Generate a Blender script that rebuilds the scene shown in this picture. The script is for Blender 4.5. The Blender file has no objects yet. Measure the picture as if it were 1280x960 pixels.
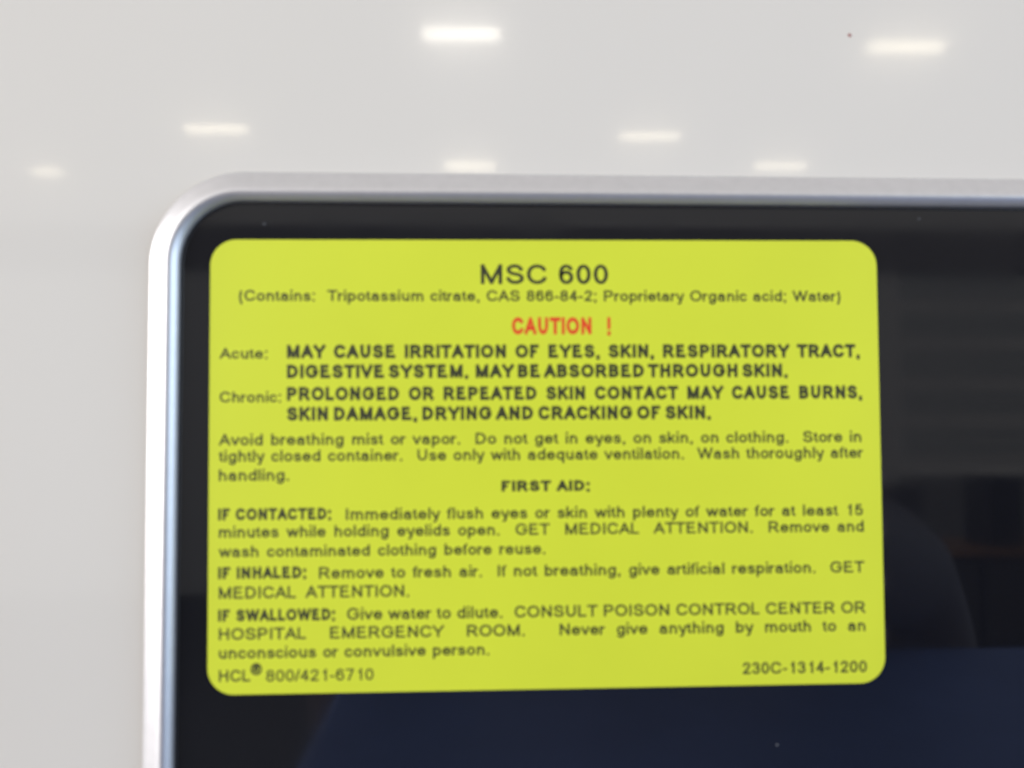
import bpy, bmesh, math, random
from mathutils import Vector, Matrix
S = bpy.context.scene
COL = S.collection
random.seed(7)
MM = 0.001

# ------------------------------------------------------------------ camera, world, lamps, exposure
cd = bpy.data.cameras.new('camera'); cam = bpy.data.objects.new('camera', cd); COL.objects.link(cam); S.camera = cam
cam.location = (-10.681*MM, -128.954*MM, 7.038*MM)
cam.rotation_euler = (1.608043, 0.0015765, -0.0385113)
cd.sensor_width = 36; cd.lens = 30.0; cd.clip_start = 0.004; cd.clip_end = 200
cd.dof.use_dof = True; cd.dof.focus_distance = 0.195; cd.dof.aperture_fstop = 16.0

W = bpy.data.worlds.new('World'); S.world = W; W.use_nodes = True
W.node_tree.nodes['Background'].inputs[0].default_value = (1.0, 0.96, 0.91, 1)
W.node_tree.nodes['Background'].inputs[1].default_value = 0.41

def area(name, loc, target, sx, sy, power, color, spread=180):
    l = bpy.data.lights.new(name, 'AREA'); l.shape = 'RECTANGLE'; l.size = sx; l.size_y = sy
    l.energy = power; l.color = color; l.spread = math.radians(spread)
    o = bpy.data.objects.new(name, l); COL.objects.link(o); o.location = loc
    o.rotation_euler = (Vector(target)-Vector(loc)).to_track_quat('-Z', 'Y').to_euler()
    return o
# daylight from the window side, left of and behind the camera; a weaker one far right
area('window_daylight', (-4.2, -2.15, 0.6), (0, 0, 0), 3.9, 2.2, 270, (1.0, 0.965, 0.94))
area('side_window_daylight', (3.7, -1.55, 0.4), (0, 0, 0), 2.2, 2.0, 85, (0.60, 0.78, 1.0))
# general light of the hall's ceiling, high above
hl = area('hall_light', (0, -4.6, 5.4), (0, -4.6, 0), 18, 9, 170, (1.0, 0.93, 0.84))
S.view_settings.view_transform = 'Standard'; S.view_settings.look = 'None'
S.view_settings.exposure = 0.08; S.view_settings.gamma = 1.0
S.cycles.use_denoising = True

# ------------------------------------------------------------------ helpers
def tag(o, label=None, cat=None, group=None, kind=None):
    if label: o['label'] = label
    if cat: o['category'] = cat
    if group: o['group'] = group
    if kind: o['kind'] = kind
    return o
def empty(name, loc=(0, 0, 0), rot=(0, 0, 0)):
    o = bpy.data.objects.new(name, None); COL.objects.link(o); o.location = loc; o.rotation_euler = rot
    o.empty_display_size = 0.01
    return o
def mesh(name, verts, faces, mats, parent=None, smooth=False, fm=None):
    me = bpy.data.meshes.new(name); me.from_pydata([tuple(v) for v in verts], [], faces)
    for m in (mats if isinstance(mats, (list, tuple)) else [mats]): me.materials.append(m)
    if fm:
        for p, i in zip(me.polygons, fm): p.material_index = i
    if smooth:
        for p in me.polygons: p.use_smooth = True
    me.update()
    o = bpy.data.objects.new(name, me); COL.objects.link(o)
    if parent: o.parent = parent
    return o
class MB:
    def __init__(s): s.v = []; s.f = []
    def box(s, x0, x1, y0, y1, z0, z1):
        n = len(s.v)
        s.v += [(x, y, z) for x in (x0, x1) for y in (y0, y1) for z in (z0, z1)]
        for q in ((0,1,3,2),(4,6,7,5),(0,4,5,1),(2,3,7,6),(0,2,6,4),(1,5,7,3)): s.f.append([n+i for i in q])
        return s
    def build(s, name, mat, parent=None): return mesh(name, s.v, s.f, mat, parent)
def mat(name, color, rough=0.5, metal=0.0, ior=1.5, coat=0.0, coat_rough=0.03, emit=None, emit_s=0, spec=0.5,
        noise=None, bump=None):
    m = bpy.data.materials.new(name); m.use_nodes = True; nt = m.node_tree; b = nt.nodes['Principled BSDF']
    b.inputs['Base Color'].default_value = (*color, 1); b.inputs['Roughness'].default_value = rough
    b.inputs['Metallic'].default_value = metal; b.inputs['IOR'].default_value = ior
    b.inputs['Coat Weight'].default_value = coat; b.inputs['Coat Roughness'].default_value = coat_rough
    b.inputs['Specular IOR Level'].default_value = spec
    if emit: b.inputs['Emission Color'].default_value = (*emit, 1); b.inputs['Emission Strength'].default_value = emit_s
    tc = nt.nodes.new('ShaderNodeTexCoord')
    if noise:   # (scale, amount, detail): slight mottling of the real colour
        n = nt.nodes.new('ShaderNodeTexNoise'); n.inputs['Scale'].default_value = noise[0]; n.inputs['Detail'].default_value = noise[2]
        nt.links.new(tc.outputs['Object'], n.inputs['Vector'])
        mr = nt.nodes.new('ShaderNodeMapRange'); mr.inputs['From Min'].default_value = 0.25; mr.inputs['From Max'].default_value = 0.75
        mr.inputs['To Min'].default_value = 1-noise[1]; mr.inputs['To Max'].default_value = 1+noise[1]
        nt.links.new(n.outputs['Fac'], mr.inputs['Value'])
        mx = nt.nodes.new('ShaderNodeVectorMath'); mx.operation = 'SCALE'; mx.inputs[0].default_value = color
        nt.links.new(mr.outputs['Result'], mx.inputs['Scale']); nt.links.new(mx.outputs['Vector'], b.inputs['Base Color'])
    if bump:    # (scale, distance)
        n = nt.nodes.new('ShaderNodeTexNoise'); n.inputs['Scale'].default_value = bump[0]; n.inputs['Detail'].default_value = 3
        nt.links.new(tc.outputs['Object'], n.inputs['Vector'])
        bp = nt.nodes.new('ShaderNodeBump'); bp.inputs['Strength'].default_value = 1; bp.inputs['Distance'].default_value = bump[1]
        nt.links.new(n.outputs['Fac'], bp.inputs['Height']); nt.links.new(bp.outputs['Normal'], b.inputs['Normal'])
        if len(bump) > 2: nt.links.new(bp.outputs['Normal'], b.inputs['Coat Normal'])
    return m

M = dict(
    casing=mat('glossy_cream_paint', (0.705, 0.69, 0.66), rough=0.12, spec=0.8, coat=1.0, coat_rough=0.045, noise=(9, 0.012, 2)),
    casing_speck=mat('brown_speck', (0.34, 0.15, 0.14), 0.6),
    silver=mat('satin_silver', (0.67, 0.67, 0.70), rough=0.5, metal=0.85, noise=(600, 0.03, 2), bump=(2500, 0.000004)),
    glass=mat('black_backed_glass', (0.0062, 0.0068, 0.0100), rough=0.0, ior=1.66, coat=0.0),
    gasket=mat('black_rubber_gasket', (0.012, 0.012, 0.014), 0.45),
    dust=mat('pale_dust', (0.11, 0.12, 0.14), 0.9),
    sticker=mat('yellow_label_stock', (0.66, 0.745, 0.042), rough=0.42, noise=(38, 0.03, 5), bump=(1800, 0.000003)),
    paper=mat('paper_edge', (0.72, 0.72, 0.60), 0.8),
    ink=mat('black_ink', (0.030, 0.034, 0.012), 0.6, noise=(900, 0.3, 2)),
    red=mat('red_ink', (0.74, 0.055, 0.010), 0.6, noise=(900, 0.1, 2)),
    lamp_body=mat('white_enamel', (0.75, 0.75, 0.73), 0.4),
    floor=mat('blue_floor', (0.07, 0.075, 0.09), 0.45, noise=(1.5, 0.12, 4)),
    shutter=mat('grey_shutter', (0.66, 0.70, 0.71), 0.5),
    wall=mat('pale_partition', (0.86, 0.87, 0.87), 0.6),
    dark2=mat('charcoal', (0.07, 0.07, 0.08), 0.6),
    navy=mat('navy_cloth', (0.05, 0.06, 0.13), 0.8, bump=(700, .0002)),
    shirt=mat('dark_shirt', (0.11, 0.085, 0.09), 0.8, bump=(700, .0002)),
    deck=mat('blue_enamel', (0.16, 0.27, 0.68), 0.6, noise=(30, .08, 4)),
    rail=mat('grey_rail', (0.30, 0.29, 0.30), 0.6),
    wood=mat('brown_wood', (0.30, 0.16, 0.08), 0.5, noise=(12, .2, 4)),
    skin=mat('skin', (0.52, 0.30, 0.23), 0.5),
    lips=mat('lips', (0.42, 0.16, 0.13), 0.5),
    hair=mat('brown_hair', (0.36, 0.30, 0.27), 0.6, bump=(120, .002)),
    dark=mat('dark_cabinet', (0.03, 0.03, 0.035), 0.5),
)

def smear(m, scale, lo, hi, inp='Roughness', stretch=(1, 1, 1)):
    nt = m.node_tree; b = nt.nodes['Principled BSDF']; tc = nt.nodes.new('ShaderNodeTexCoord')
    mp = nt.nodes.new('ShaderNodeMapping'); mp.inputs['Scale'].default_value = stretch; mp.inputs['Rotation'].default_value = (0, .35, 0)
    n = nt.nodes.new('ShaderNodeTexNoise'); n.inputs['Scale'].default_value = scale; n.inputs['Detail'].default_value = 5; n.inputs['Distortion'].default_value = .8
    r = nt.nodes.new('ShaderNodeMapRange'); r.inputs['From Min'].default_value = .38; r.inputs['From Max'].default_value = .68
    r.inputs['To Min'].default_value = lo; r.inputs['To Max'].default_value = hi
    nt.links.new(tc.outputs['Object'], mp.inputs['Vector']); nt.links.new(mp.outputs['Vector'], n.inputs['Vector'])
    nt.links.new(n.outputs['Fac'], r.inputs['Value']); nt.links.new(r.outputs['Result'], b.inputs[inp])
smear(M['glass'], 28, .02, .085, stretch=(1.6, 1, .35))
smear(M['casing'], 14, .035, .06, 'Coat Roughness')

# ------------------------------------------------------------------ glossy casing (the background surface)
CY = 0.0004   # its face lies just behind the face of the glass
o = MB().box(-0.62, 0.74, CY, CY+0.03, -0.50, 0.46).build('casing_surface', M['casing'])
tag(o, 'glossy cream coloured casing surface around the silver-framed dark glass', kind='structure')
bev = o.modifiers.new('bevel', 'BEVEL'); bev.width = 0.006; bev.segments = 4

def disc(name, x, z, y, rx, rz, material, parent, n=9, seed=0, h=0.00006):
    rnd = random.Random(seed); vs = []; top = []
    for i in range(n):
        a = 2*math.pi*i/n; r = 1+0.3*(rnd.random()-0.5)
        vs.append((x+rx*r*math.cos(a), y, z+rz*r*math.sin(a)))
    for i in range(n):
        vx, vy, vz = vs[i]; vs.append((x+(vx-x)*.6, y-h, z+(vz-z)*.6))
    fs = [[i, (i+1) % n, n+(i+1) % n, n+i] for i in range(n)] + [list(range(n, 2*n))]
    return mesh(name, vs, fs, material, parent)
disc('paint_speck', 0.0473, 0.0665, CY, .00035, .0003, M['casing_speck'], o, seed=3)

# ------------------------------------------------------------------ display panel: glass pane, gasket, bezel
XL, ZT = -55.35*MM, 39.25*MM            # inner left and inner top edge of the bezel
XR, ZB = XL+0.300, ZT-0.196
RI = 9.4*MM
panel = empty('display_panel', ((XL+XR)/2, 0, (ZT+ZB)/2))
tag(panel, 'dark glossy glass panel with rounded silver bezel set in the cream casing', 'display panel')
pc = Vector(panel.location)
def ring(off, n=20):
    """rounded rectangle, `off` metres outside the inner edge of the bezel"""
    r = max(RI+off, 1e-5); pts = []
    for cx, cz, a0 in ((XR-RI, ZT-RI, 0), (XL+RI, ZT-RI, 90), (XL+RI, ZB+RI, 180), (XR-RI, ZB+RI, 270)):
        for i in range(n+1):
            a = math.radians(a0+90*i/n); pts.append((cx+r*math.cos(a)-pc.x, cz+r*math.sin(a)-pc.z))
    return pts
def sweep(name, prof, material, n=20, smooth=True):
    vs = []; fs = []; N = 4*(n+1)
    for s, t in prof: vs += [(x, -t-pc.y, z) for x, z in ring(s, n)]
    for j in range(len(prof)-1):
        for i in range(N):
            k = (i+1) % N; fs.append([j*N+i, j*N+k, (j+1)*N+k, (j+1)*N+i])
    return mesh(name, vs, fs, material, panel, smooth)
def spline(pts, n=6):
    out = []
    P = [pts[0]]+pts+[pts[-1]]
    for i in range(1, len(P)-2):
        p0, p1, p2, p3 = P[i-1:i+3]
        for k in range(n):
            u = k/n
            out.append(tuple(0.5*((2*p1[a])+(-p0[a]+p2[a])*u+(2*p0[a]-5*p1[a]+4*p2[a]-p3[a])*u*u+(-p0[a]+3*p1[a]-3*p2[a]+p3[a])*u**3) for a in (0, 1)))
    out.append(pts[-1]); return out
bezel_profile = [(0.0, -0.6), (0.0, 0.15), (0.12, 0.7), (0.40, 1.15), (0.88, 1.60), (1.45, 1.80), (2.2, 1.50), (2.9, 1.05), (3.6, 0.58), (4.2, 0.14), (4.75, -0.38)]
sweep('bezel', [(s*MM, t*MM) for s, t in spline(bezel_profile)], M['silver'])
sweep('gasket', [(s*MM, t*MM) for s, t in [(0.02, -0.3), (0.0, 0.03), (-0.10, 0.10), (-0.34, 0.10), (-0.42, 0.03), (-0.44, -0.3)]], M['gasket'])
r = ring(0.0004)
N = len(r)
vs = [(x, -pc.y, z) for x, z in r] + [(x, 0.003, z) for x, z in r]
fs = [list(range(N))[::-1], list(range(N, 2*N))] + [[i, (i+1) % N, N+(i+1) % N, N+i] for i in range(N)]
glass = mesh('glass_pane', vs, fs, M['glass'], panel)
k = 0
for x, z, rr in ((-43.0, 36.0, .2), (57.6, 37.5, .16), (34.2, -42.6, .22)):
    k += 1
    disc('dust_speck', x*MM-pc.x, z*MM-pc.z, 0, rr*MM, rr*MM*.8, M['dust'], panel, seed=k)

# ------------------------------------------------------------------ stroke lettering in the manner of a plain grotesque
G = {}
def g(ch, adv, w, s): G[ch] = (adv, w, s)
g('A',667,650,"0,0 325,716 650,0|110,225 540,225"); g('B',667,540,"0,0 0,716|0,716 500,716*180 500,385*180 0,385|0,385 540,385*190 540,0*200 0,0")
g('C',722,640,"625,500 625,716*330 0,716*360 0,0*360 640,0*330 640,235"); g('D',722,590,"0,0 0,716|0,716 590,716*300 590,0*300 0,0")
g('E',667,530,"0,0 0,716|0,716 520,716|0,375 490,375|0,0 530,0"); g('F',611,480,"0,0 0,716|0,716 480,716|0,345 420,345")
g('G',778,680,"645,510 645,716*330 0,716*360 0,0*370 680,0*250 680,350 380,350"); g('H',722,560,"0,0 0,716|560,0 560,716|0,385 560,385")
g('I',278,90,"45,0 45,716"); g('K',667,580,"0,0 0,716|560,716 0,240|205,420 580,0"); g('L',556,460,"0,716 0,0 460,0")
g('M',833,680,"0,0 0,716 340,0 680,716 680,0"); g('N',722,560,"0,0 0,716 560,0 560,716"); g('O',778,700,"o0,0*360 700,0*360 700,716*360 0,716*360")
g('P',667,545,"0,0 0,716|0,716 545,716*200 545,320*200 0,320"); g('R',722,600,"0,0 0,716|0,716 560,716*190 560,335*190 0,335|300,335 600,0")
g('S',667,570,"540,505 540,716*250 20,716*250 20,385*230 570,345*230 570,0*270 0,0*270 0,225"); g('T',611,590,"295,0 295,716|0,716 590,716")
g('U',722,560,"0,716 0,0*280 560,0*280 560,716"); g('V',667,650,"0,716 325,0 650,716"); g('W',944,920,"0,716 230,0 460,716 690,0 920,716")
g('Y',667,650,"0,716 325,300 650,716|325,300 325,0")
g('0',556,465,"o0,0*300 465,0*300 465,716*300 0,716*300"); g('1',556,260,"260,0 260,716|260,716 190,590 0,530")
g('2',556,465,"15,490 15,716*220 450,716*220 450,430*250 10,0 465,0"); g('3',556,460,"15,520 15,716*200 430,716*200 430,385*170 180,385|180,385 460,385*190 460,0*230 0,0*220 0,200")
g('4',556,480,"350,0 350,716 0,200 480,200"); g('6',556,460,"440,530 440,716*200 0,716*240 0,0*240 460,0*230 460,450*230 0,450*200 0,250")
g('7',556,450,"0,716 450,716 150,0"); g('8',556,460,"o30,385*180 430,385*180 430,716*180 30,716*180|o0,0*220 460,0*220 460,385*220 0,385*220")
g('5',556,465,"440,716 90,716 30,340 150,460*100 465,460*230 465,0*230 0,0*220 0,190")
g('a',556,480,"30,360 30,519*190 430,519*180 430,0|430,310 0,300*150 0,0*170 430,0*200 430,200"); g('b',556,455,"0,0 0,716|o0,0*220 455,0*220 455,519*220 0,519*220")
g('c',500,445,"435,345 435,519*220 0,519*230 0,0*230 445,0*220 445,175"); g('d',556,455,"455,0 455,716|o0,0*220 455,0*220 455,519*220 0,519*220")
g('e',556,475,"0,270 475,270 475,519*235 0,519*235 0,0*235 465,0*220 465,155"); g('f',278,270,"100,0 100,716*150 270,716|0,519 250,519")
g('g',556,455,"o0,0*220 455,0*220 455,519*220 0,519*220|455,519 455,-210*220 15,-210*200 15,-60"); g('h',556,425,"0,0 0,716|0,300 0,519*210 425,519*200 425,0")
g('i',222,90,"45,0 45,519|45,669 45,671"); g('k',500,430,"0,0 0,716|400,519 0,160|150,300 430,0"); g('l',222,90,"45,0 45,716")
g('m',833,700,"0,0 0,519|0,300 0,519*190 350,519*170 350,0|350,300 350,519*190 700,519*170 700,0"); g('n',556,425,"0,0 0,519|0,300 0,519*210 425,519*200 425,0")
g('o',556,480,"o0,0*245 480,0*245 480,519*245 0,519*245"); g('p',556,455,"0,-210 0,519|o0,0*220 455,0*220 455,519*220 0,519*220")
g('q',556,455,"455,-210 455,519|o0,0*220 455,0*220 455,519*220 0,519*220"); g('r',333,290,"0,0 0,519|0,280 0,519*200 290,505")
g('s',500,430,"400,365 400,519*170 20,519*170 20,280*140 430,250*140 430,0*180 0,0*180 0,155"); g('t',278,270,"110,665 110,0*110 270,0|0,519 265,519")
g('u',556,425,"0,519 0,0*210 425,0*200 425,220|425,0 425,519"); g('v',500,480,"0,519 240,0 480,519"); g('w',722,700,"0,519 175,0 350,519 525,0 700,519")
g('x',500,460,"0,519 460,0|0,0 460,519"); g('y',500,480,"0,519 240,20|480,519 225,-210*60 60,-210"); g('z',500,430,"0,519 430,519 0,0 430,0")
g('.',278,90,"45,44 45,46"); g(',',278,90,"45,44 45,46|55,20 25,-105"); g(':',278,90,"45,44 45,46|45,473 45,475"); g(';',278,90,"45,44 45,46|55,20 25,-105|45,473 45,475")
g('!',278,90,"45,44 45,46|45,220 45,716"); g('(',333,210,"200,730 0,480*400 0,40*400 200,-210"); g(')',333,210,"0,730 200,480*400 200,40*400 0,-210")
g('-',333,250,"0,270 250,270"); g('/',278,290,"0,0 290,716")
g('\u00ae',737,720,"o0,0*360 720,0*360 720,716*360 0,716*360|230,150 230,560|230,560 500,560*100 500,370*100 230,370|350,370 510,150")

def rounded(pts, closed):
    """pts: (x, y, r); corners with r>0 are replaced by quarter-like curves"""
    n = len(pts); out = []
    for i, (x, y, r) in enumerate(pts):
        if r <= 0 or (not closed and i in (0, n-1)): out.append((x, y)); continue
        P = Vector((x, y)); A = pts[(i-1) % n]; B = pts[(i+1) % n]
        res = []
        for q, qi in ((A, (i-1) % n), (B, (i+1) % n)):
            d = Vector(q[:2])-P; L = d.length
            share = 0.5 if (q[2] > 0 and (closed or qi not in (0, n-1))) else 1.0
            res.append(P + d.normalized()*min(r, L*share))
        a, b = res; c1 = a+(P-a)*.56; c2 = b+(P-b)*.56
        for kk in range(6):
            u = kk/5; v = 1-u
            q = a*v**3+c1*3*v*v*u+c2*3*v*u*u+b*u**3
            out.append((q.x, q.y))
    cl = []
    for q in out:
        if not cl or (abs(q[0]-cl[-1][0])+abs(q[1]-cl[-1][1])) > 0.5: cl.append(q)
    if closed and (abs(cl[0][0]-cl[-1][0])+abs(cl[0][1]-cl[-1][1])) < 0.5: cl.pop()
    return cl
def glyph_ribbons(ch, hw):
    adv, w, s = G[ch]; lsb = (adv-w)/2; res = []
    def mx(x): return x if w <= 2*45 else (hw+(w-2*hw)*x/w)
    ka = [(-210, -210+hw), (0, hw), (519, 519-hw), (716, 716-hw)]
    def my(y):
        if w <= 90 and y not in (0, 519, 716): return y
        if y <= -210: return -210+hw
        for (a, b), (c, d) in zip(ka, ka[1:]):
            if a <= y <= c: return b+(d-b)*(y-a)/(c-a)
        return y-hw
    def my_caps(y):
        if y <= 0: return hw+y
        return hw+(716-2*hw)*min(y, 716)/716 if y <= 716 else y-hw
    fy = my_caps if (ch.isupper() or ch.isdigit() or ch in '\u00ae/') else my
    for ps in s.split('|'):
        closed = ps[0] == 'o'
        raw = []
        for t in ps.lstrip('o').split():
            r = 0
            if '*' in t: t, r = t.split('*'); r = float(r)
            x, y = map(float, t.split(',')); raw.append((x, y, r))
        pts = [(mx(x), fy(y), r) for x, y, r in raw]
        if not closed:       # extend ends that sit on an outline anchor
            base = [Vector(q[:2]) for q in pts]
            for i, j in ((0, 1), (-1, -2)):
                d = base[i]-base[j]
                if d.length < 5: e = hw*1.1
                else:
                    horiz = abs(d.x) > 3*abs(d.y)
                    e = hw if ((horiz and raw[i][0] in (0, w)) or (not horiz and raw[i][1] in (0, 519, 716, -210))) else 0
                d.normalize() if d.length else None
                pts[i] = (pts[i][0]+d.x*e, pts[i][1]+d.y*e, pts[i][2])
            if len(pts) == 2 and (Vector(pts[0][:2])-Vector(pts[1][:2])).length > 1: pass
        parts_ = [(pts, closed)]
        if not closed:       # strokes that meet at a sharp angle are laid down one by one
            parts_ = []; cur = [pts[0]]
            for i in range(1, len(pts)-1):
                cur.append(pts[i])
                u1 = (Vector(pts[i][:2])-Vector(pts[i-1][:2])).normalized(); u2 = (Vector(pts[i+1][:2])-Vector(pts[i][:2])).normalized()
                if pts[i][2] == 0 and u1.dot(u2) < -0.25:
                    e1 = Vector(pts[i][:2])+u1*hw*.8; e2 = Vector(pts[i][:2])-u2*hw*.8
                    parts_.append((cur[:-1]+[(e1.x, e1.y, 0)], False)); cur = [(e2.x, e2.y, 0)]
            parts_.append((cur+[pts[-1]], False))
        for pts, closed in parts_: emit_ribbon(pts, closed, hw, lsb, res)
    return adv, res
def emit_ribbon(pts, closed, hw, lsb, res):
        line = rounded(pts, closed); n = len(line)
        if n < 2: return
        Lp = []; Rp = []
        for i in range(n):
            p = Vector(line[i])
            d1 = (p-Vector(line[i-1])) if (closed or i > 0) else None
            d2 = (Vector(line[(i+1) % n])-p) if (closed or i < n-1) else None
            d1 = d2 if d1 is None else d1; d2 = d1 if d2 is None else d2
            d1 = d1.normalized(); d2 = d2.normalized()
            n1 = Vector((-d1.y, d1.x)); n2 = Vector((-d2.y, d2.x)); m = n1+n2
            if m.length < 0.1: m = n1.copy()
            m.normalize(); k_ = min(1/max(m.dot(n1), 0.2), 1.9)
            Lp.append(p+m*hw*k_); Rp.append(p-m*hw*k_)
        res.append((lsb, Lp, Rp, closed))
def text_line(text, x0, x1, z, cap, hw, xs, material, parent, y=-0.00021, label=None, name='text_line'):
    """letters scaled to `cap` mm and width factor xs; the word spaces stretch so that the line ends at x1"""
    sc = cap/716*MM; words = text.split(' '); lay = []
    width = lambda wd: sum(G[c][0] for c in wd)
    first = next(c for c in text if c != ' '); last = text[-1]
    sb0 = (G[first][0]-G[first][1])/2; sb1 = (G[last][0]-G[last][1])/2
    total = (x1-x0)*MM/sc
    nat = sum(width(wd) for wd in words)-sb0-sb1
    ns = len(words)-1
    if ns == 0: xs = total/nat; sp = 0
    else: sp = (total-nat*xs)/ns
    vs = []; fs = []; cx = -sb0*xs; tilt = -0.0016
    for wi, wd in enumerate(words):
        for ch in wd:
            adv, rib = glyph_ribbons(ch, hw)
            jit = 0
            for pi, (lsb, Lp, Rp, closed) in enumerate(rib):
                n = len(Lp); b = len(vs)
                for a_, b_ in zip(Lp, Rp):
                    for q in (a_, b_):
                        X = x0*MM+(cx+(lsb+q.x)*xs)*sc; Z = z*MM+q.y*sc+tilt*(X-x0*MM)
                        vs.append((X, y-pi*2e-6, Z))
                for i in range(n if closed else n-1):
                    j = (i+1) % n; fs.append([b+2*i, b+2*i+1, b+2*j+1, b+2*j])
            cx += adv*xs
        cx += sp
    o = mesh(name, vs, fs, material, parent)
    if label: o['label'] = label
    return o

# ------------------------------------------------------------------ the yellow caution label
LW, LH, LR, LT = 101.6*MM, 67.53*MM, 3.9*MM, 0.2*MM
lab = empty('caution_label', (0, 0, 0), (0, -math.radians(0.25), 0))
tag(lab, 'yellow rounded caution label printed MSC 600, stuck on the dark glass', 'label')
def rrect(w, h, r, n=12):
    p = []
    for cx, cz, a0 in ((w/2-r, h/2-r, 0), (-w/2+r, h/2-r, 90), (-w/2+r, -h/2+r, 180), (w/2-r, -h/2+r, 270)):
        for i in range(n+1):
            a = math.radians(a0+90*i/n); p.append((cx+r*math.cos(a), cz+r*math.sin(a)))
    return p
r = rrect(LW, LH, LR); r2 = rrect(LW-0.06*MM, LH-0.06*MM, LR-0.03*MM); N = len(r)
mesh('label_face', [(x, -LT, z) for x, z in r2]+[(x, -LT+0.03*MM, z) for x, z in r], [list(range(N))[::-1]]+[[i, (i+1) % N, N+(i+1) % N, N+i] for i in range(N)], M['sticker'], lab)
mesh('paper_backing', [(x, -LT+0.031*MM, z) for x, z in r]+[(x, -0.002*MM, z) for x, z in r], [list(range(N))[::-1], list(range(N, 2*N))]+[[i, (i+1) % N, N+(i+1) % N, N+i] for i in range(N)], M['paper'], lab)

RG, BD = 60, 92
LINES = [
 ("MSC 600", -10.30, 9.10, 27.05, 3.02, RG, 1.13, 'ink'),
 ("(Contains:  Tripotassium citrate, CAS 866-84-2; Proprietary Organic acid; Water)", -46.52, 45.02, 24.50, 1.66, RG, 1.10, 'ink'),
 ("CAUTION !", -5.61, 9.27, 19.38, 2.6, 84, .76, 'red'),
 ("Acute:", -49.31, -42.33, 15.84, 1.60, RG, 1.1, 'ink'),
 ("MAY CAUSE IRRITATION OF EYES, SKIN, RESPIRATORY TRACT,", -39.36, 47.71, 15.86, 2.05, BD, .96, 'ink'),
 ("DIGESTIVE SYSTEM.  MAY BE ABSORBED THROUGH SKIN.", -39.35, 36.43, 12.87, 2.05, BD, 0.97, 'ink'),
 ("Chronic:", -49.27, -40.28, 9.32, 1.60, RG, 1.1, 'ink'),
 ("PROLONGED OR REPEATED SKIN CONTACT MAY CAUSE BURNS,", -39.34, 47.95, 9.52, 2.05, BD, .93, 'ink'),
 ("SKIN DAMAGE, DRYING AND CRACKING OF SKIN.", -39.32, 24.45, 6.52, 2.05, BD, .96, 'ink'),
 ("Avoid breathing mist or vapor.  Do not get in eyes, on skin, on clothing.  Store in", -49.34, 47.81, 2.91, 1.70, RG, 1.11, 'ink'),
 ("tightly closed container.  Use only with adequate ventilation.  Wash thoroughly after", -49.33, 48.01, 0.48, 1.70, RG, 1.085, 'ink'),
 ("handling.", -49.31, -39.05, -2.35, 1.70, RG, 1.1, 'ink'),
 ("FIRST AID:", -7.32, 5.86, -4.30, 1.62, BD, 1.17, 'ink'),
 ("IF CONTACTED:", -49.27, -32.88, -8.18, 1.75, BD, .895, 'ink'),
 ("Immediately flush eyes or skin with plenty of water for at least 15", -30.51, 47.82, -8.30, 1.70, RG, 1.11, 'ink'),
 ("minutes while holding eyelids open.  GET  MEDICAL  ATTENTION.  Remove and", -49.25, 47.89, -10.75, 1.70, RG, 1.085, 'ink'),
 ("wash contaminated clothing before reuse.", -49.23, -0.87, -13.62, 1.68, RG, 1.09, 'ink'),
 ("IF INHALED:", -49.21, -36.53, -16.82, 1.75, BD, .92, 'ink'),
 ("Remove to fresh air.  If not breathing, give artificial respiration.  GET", -34.52, 47.88, -16.93, 1.70, RG, 1.11, 'ink'),
 ("MEDICAL  ATTENTION.", -49.19, -21.25, -19.72, 1.76, RG, 1.06, 'ink'),
 ("IF SWALLOWED:", -49.17, -32.27, -23.04, 1.74, BD, .89, 'ink'),
 ("Give water to dilute.  CONSULT POISON CONTROL CENTER OR", -30.38, 47.87, -23.06, 1.74, RG, 1.085, 'ink'),
 ("HOSPITAL  EMERGENCY  ROOM.   Never give anything by mouth to an", -49.15, 47.82, -25.74, 1.72, RG, 1.10, 'ink'),
 ("unconscious or convulsive person.", -49.13, -9.36, -28.48, 1.68, RG, 1.11, 'ink'),
 ("HCL", -49.11, -44.56, -31.83, 1.70, RG, 1.0, 'ink'),
 ("\u00ae", -44.5, -42.85, -30.95, 1.75, 60, 1.0, 'ink'),
 ("800/421-6710", -42.22, -26.47, -31.92, 1.70, 52, 1.0, 'ink'),
 ("230C-1314-1200", 28.89, 47.93, -32.06, 1.74, RG, 1.0, 'ink')]
for t, x0, x1, z, cap, hw, xs, mm in LINES:
    text_line(t, x0, x1, z, cap, hw, xs, M[mm], lab, label='red CAUTION ! heading line' if mm == 'red' else None)

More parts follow.
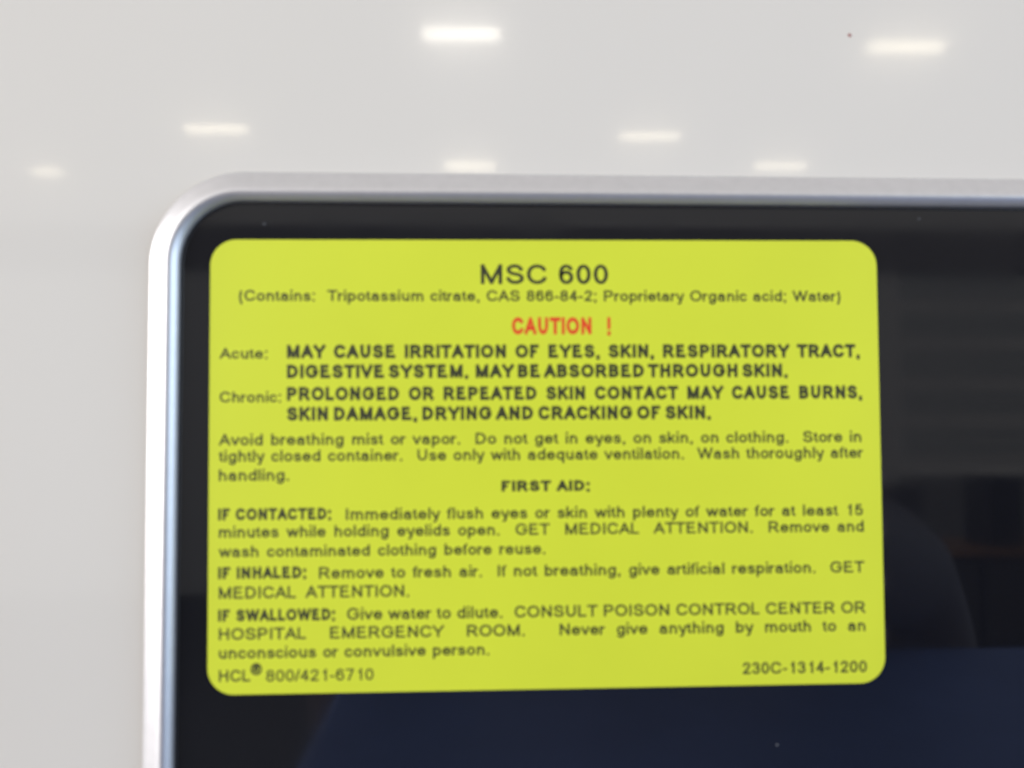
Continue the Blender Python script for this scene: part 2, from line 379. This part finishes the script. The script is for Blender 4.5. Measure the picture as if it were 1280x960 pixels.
# ------------------------------------------------------------------ the hall behind the camera, seen only as reflections
# (x, y, length) of the lamps in the ceiling plane 5 m above the panel
HZ = 5.0
lamps = [(-.240, -10.96, 1.05, 10), (5.825, -11.14, 1.05, 7), (-4.617, -14.84, 1.12, 6.5), (3.061, -14.97, 1.12, 6),
         (-.200, -16.9, 1.05, 9), (6.071, -16.7, 1.05, 6.5), (-8.888, -17.6, .60, 6)]
proto = None
where = ['nearest the middle of the top edge', 'near the top right corner', 'above the bezel corner at the left', 'second row, right of middle', 'just above the bezel near the middle', 'just above the bezel at the right', 'faintest and farthest left']
for i, (x, y, ln, st) in enumerate(lamps):
    df_mat = mat('lamp_diffuser', (0.9, 0.88, 0.82), 0.5, emit=(1.0, .93, .80) if st > 9 else (1.0, .89, .66), emit_s=st)
    L = empty('ceiling_light', (x, y, HZ), (0, 0, math.radians(2)))
    tag(L, 'white strip ceiling light mirrored in the cream surface, '+where[i], 'ceiling light', 'ceiling lights of the hall')
    h = ln/2-.03; d = 0.07
    MB().box(-h-.02, h+.02, -d-.02, d+.02, 0.085, .15).build('housing', M['lamp_body'], L)
    df = MB().box(-h, h, -d, d, -.015, .083).build('diffuser', df_mat, L)
    for sx in (-.35, .35): MB().box(sx*ln-.01, sx*ln+.01, -.01, .01, .151, .6).build('hanger', M['lamp_body'], L)
FZ = -1.57
tag(MB().box(-16, 16, -22, -0.2, FZ-.1, FZ).build('floor', M['floor']), kind='structure')

# partition with a roller shutter, about 7.6 m behind the camera
P = empty('partition', (0, -7.6, FZ)); tag(P, 'pale grey partition across the hall, mirrored faintly in the dark glass', 'partition')
MB().box(-9, 3.85, -.1, 0, 0, 2.9).build('panel_board', M['wall'], P)
MB().box(-9, 9, -.12, .03, 2.902, 3.3).build('top_rail', M['rail'], P)
SH = empty('roller_shutter', (5.9, -7.62, FZ+1.1)); tag(SH, 'grey roller shutter with horizontal slats, mirrored faintly at the right of the glass', 'shutter')
for k in range(15):
    sl = MB().box(-2.0, 2.0, -.02, .012*(k % 2), k*.12, k*.12+.11).build('slat', M['shutter' if k % 3 else 'wall'], SH)
# low dark cabinet with a wooden top, in front of the shutter
C = empty('cabinet', (3.9, -5.35, FZ)); tag(C, 'low dark cabinet with brown wooden top, mirrored at the lower right of the glass', 'cabinet')
MB().box(-1.5, 1.9, -.5, 0, .06, .66).build('body', M['dark'], C)
MB().box(-1.55, 1.95, -.55, .04, .662, .70).build('worktop', M['wood'], C)
for dx in (-1.47, -.62, .23, 1.08): MB().box(dx, dx+.8, .002, .02, .1, .62).build('door', M['dark2'], C)
for (x, w, hh, mm) in ((2.75, .34, .40, 'dark2'), (3.5, .22, .46, 'dark'), (4.2, .5, .36, 'navy')):
    E_ = empty('storage_box', (x, -5.6, FZ+.701)); tag(E_, {'dark2': 'grey storage box at the left end of the low dark cabinet', 'dark': 'tall black storage box standing on the low dark cabinet', 'navy': 'wide navy blue storage box on the low dark cabinet'}[mm], 'box')
    MB().box(-w/2, w/2, -.15, .15, 0, hh-.04).build('carton', M[mm], E_); MB().box(-w/2-.01, w/2+.01, -.16, .16, hh-.038, hh).build('lid', M[mm], E_)

# ------------------------------------------------------------------ the photographer, mirrored in the glass
def skinned(name, chains, material, parent, sub=2, root=0):
    """chains: lists of ((x,y,z), radius); equal points are shared"""
    vs = []; rad = []; es = []; idx = {}
    def vid(p, r):
        k = tuple(round(c, 4) for c in p)
        if k not in idx: idx[k] = len(vs); vs.append(p); rad.append(r)
        return idx[k]
    for ch in chains:
        ids = [vid(p, r) for p, r in ch]
        es += [(a_, b_) for a_, b_ in zip(ids, ids[1:])]
    es = list({tuple(sorted(e)) for e in es})
    me = bpy.data.meshes.new(name); me.from_pydata(vs, es, []); me.materials.append(material)
    o = bpy.data.objects.new(name, me); COL.objects.link(o); o.parent = parent
    mo = o.modifiers.new('skin', 'SKIN'); mo.use_smooth_shade = True
    for i, sv in enumerate(me.skin_vertices[0].data):
        rr = rad[i]; sv.radius = rr if isinstance(rr, tuple) else (rr, rr); sv.use_root = (i == root)
    ss = o.modifiers.new('subdivision', 'SUBSURF'); ss.levels = sub; ss.render_levels = sub
    return o
def ball(name, c, r, material, parent, seg=16, rings=10, zmin=None):
    bm = bmesh.new(); bmesh.ops.create_uvsphere(bm, u_segments=seg, v_segments=rings, radius=1)
    for v in bm.verts: v.co = Vector((v.co.x*r[0]+c[0], v.co.y*r[1]+c[1], v.co.z*r[2]+c[2]))
    if zmin is not None: bmesh.ops.delete(bm, geom=[v for v in bm.verts if zmin(v.co)], context='VERTS')
    me = bpy.data.meshes.new(name); bm.to_mesh(me); bm.free(); me.materials.append(material)
    for p in me.polygons: p.use_smooth = True
    o = bpy.data.objects.new(name, me); COL.objects.link(o); o.parent = parent; return o
PX, PY = 0.105, -0.56
man = empty('person', (PX, PY, FZ)); tag(man, 'person in dark shirt holding a phone, mirrored faintly in the dark glass', 'person')
hz = -FZ   # height of the label's centre above the floor
pel = (0, 0, .93); ch = (0, .0, 1.20); nb = (0, -.01, 1.375)
body = []
body.append([(pel, (.15, .11)), ((0, 0, 1.05), (.135, .10)), (ch, (.15, .11)), ((0, 0, 1.31), (.12, .085)), (nb, (.055, .055)), ((0, .01, 1.44), (.052, .055)), ((0, .025, 1.50), (.068, .085)), ((0, .025, 1.57), (.078, .097)), ((0, .015, 1.64), (.068, .085))])
ph = (-.084, .415, hz-.005)      # centre of the phone in the person's frame
arms = []
for s_ in (-1, 1):
    sh = (.175*s_, 0, 1.30); el = (.155*s_, .13, hz-.095); wr = (ph[0]+.088*s_, .345, hz-.038); pm = (ph[0]+.092*s_, .385, hz-.024)
    arms.append([((0, 0, 1.31), (.12, .085)), (sh, .06), (((sh[0]+el[0])/2+.03*s_, .075, 1.385), .046), (el, .034), (((el[0]+wr[0])/2, (el[1]+wr[1])/2, (el[2]+wr[2])/2), .030), (wr, .024)])
    body.append(arms[-1]+[(pm, (.020, .030))])
    for f in range(4):      # fingers along the back of the phone, bent at the middle joint
        z0 = hz-.012-.016*f; ln = (.9, 1.0, .95, .78)[f]
        body.append([(pm, (.020, .030)), ((ph[0]+.094*s_, .405, z0), .0085), ((ph[0]+.084*s_, .434, z0-.001), .0082), ((ph[0]+(.084-.024*ln)*s_, .440, z0-.003), .0075), ((ph[0]+(.084-.042*ln)*s_, .437, z0-.005), .0065)])
    body.append([(pm, (.020, .030)), ((ph[0]+.080*s_, .388, hz-.008), .0098), ((ph[0]+.062*s_, .396, hz+.004), .009), ((ph[0]+.044*s_, .399, hz+.010), .0078)])
    kn = (.11*s_, .02, .50)
    body.append([(pel, (.15, .11)), ((.10*s_, 0, .84), .088), (kn, .058), ((.115*s_, -.02, .28), .052), ((.12*s_, -.03, .09), .036), ((.125*s_, .03, .045), .036), ((.13*s_, .12, .03), .028)])
skinned('body', body, M['skin'], man)
grow = lambda c, d: [(p, (r[0]+d, r[1]+d) if isinstance(r, tuple) else r+d) for p, r in c]
shirt = [grow(body[0][0:4], .014)+[((0, -.008, 1.36), (.075, .07))]]
for a_ in arms: shirt.append(grow(a_, .010))
skinned('shirt', shirt, M['shirt'], man)
tr = []
for s_ in (-1, 1): tr.append([((0, 0, .97), (.155, .118)), ((0, 0, .90), (.155, .12)), ((.10*s_, 0, .82), .100), ((.11*s_, .02, .50), .074), ((.115*s_, -.02, .28), .066), ((.12*s_, -.03, .085), .058)])
skinned('trousers', tr, M['navy'], man)
for s_ in (-1, 1): skinned('shoe', [[((.12*s_, -.06, .045), (.042, .04)), ((.125*s_, .03, .045), (.045, .04)), ((.13*s_, .14, .035), (.042, .03)), ((.13*s_, .19, .03), (.03, .024))]], M['dark'], man)
ball('hair', (0, .0, 1.605), (.088, .108, .10), M['hair'], man, zmin=lambda c: (c.y > .065 and c.z < 1.645) or c.z < 1.53)
for s_ in (-1, 1):
    ball('eye', (.031*s_, .108, 1.575), (.012, .010, .008), M['lamp_body'], man, 10, 8)
    ball('ear', (.080*s_, .02, 1.565), (.010, .018, .030), M['skin'], man, 10, 8)
skinned('nose', [[((0, .112, 1.575), .008), ((0, .125, 1.55), .011), ((0, .132, 1.538), .013)]], M['skin'], man)
ball('mouth', (0, .108, 1.508), (.024, .010, .006), M['lips'], man, 10, 8)
PHN = empty('phone', (PX+ph[0], -.1347, -.005)); tag(PHN, 'black phone held by the person, mirrored behind the yellow label', 'phone')
pb = MB().box(-.078, .078, -.004, .0035, -.037, .037).build('phone_body', M['dark'], PHN)
bv = pb.modifiers.new('bevel', 'BEVEL'); bv.width = .003; bv.segments = 3
MB().box(-.074, .074, -.0046, -.0041, -.034, .034).build('screen', M['glass'], PHN)

# unseen blue deck, added below the panel so the lower glass mirrors navy
DK = empty('added_deck', (.42, -.2, -.147)); tag(DK, 'added unseen blue deck below the panel, mirrored navy in the lower dark glass', 'added deck')
t_ = MB().box(-.505, .60, -.19, .055, -.02, .012).build('deck_top', M['deck'], DK)
bv = t_.modifiers.new('bevel', 'BEVEL'); bv.width = .004; bv.segments = 3
for x in (-.40, .50): MB().box(x-.01, x+.01, -.12, .05, -.12, -.021).build('bracket', M['lamp_body'], DK)
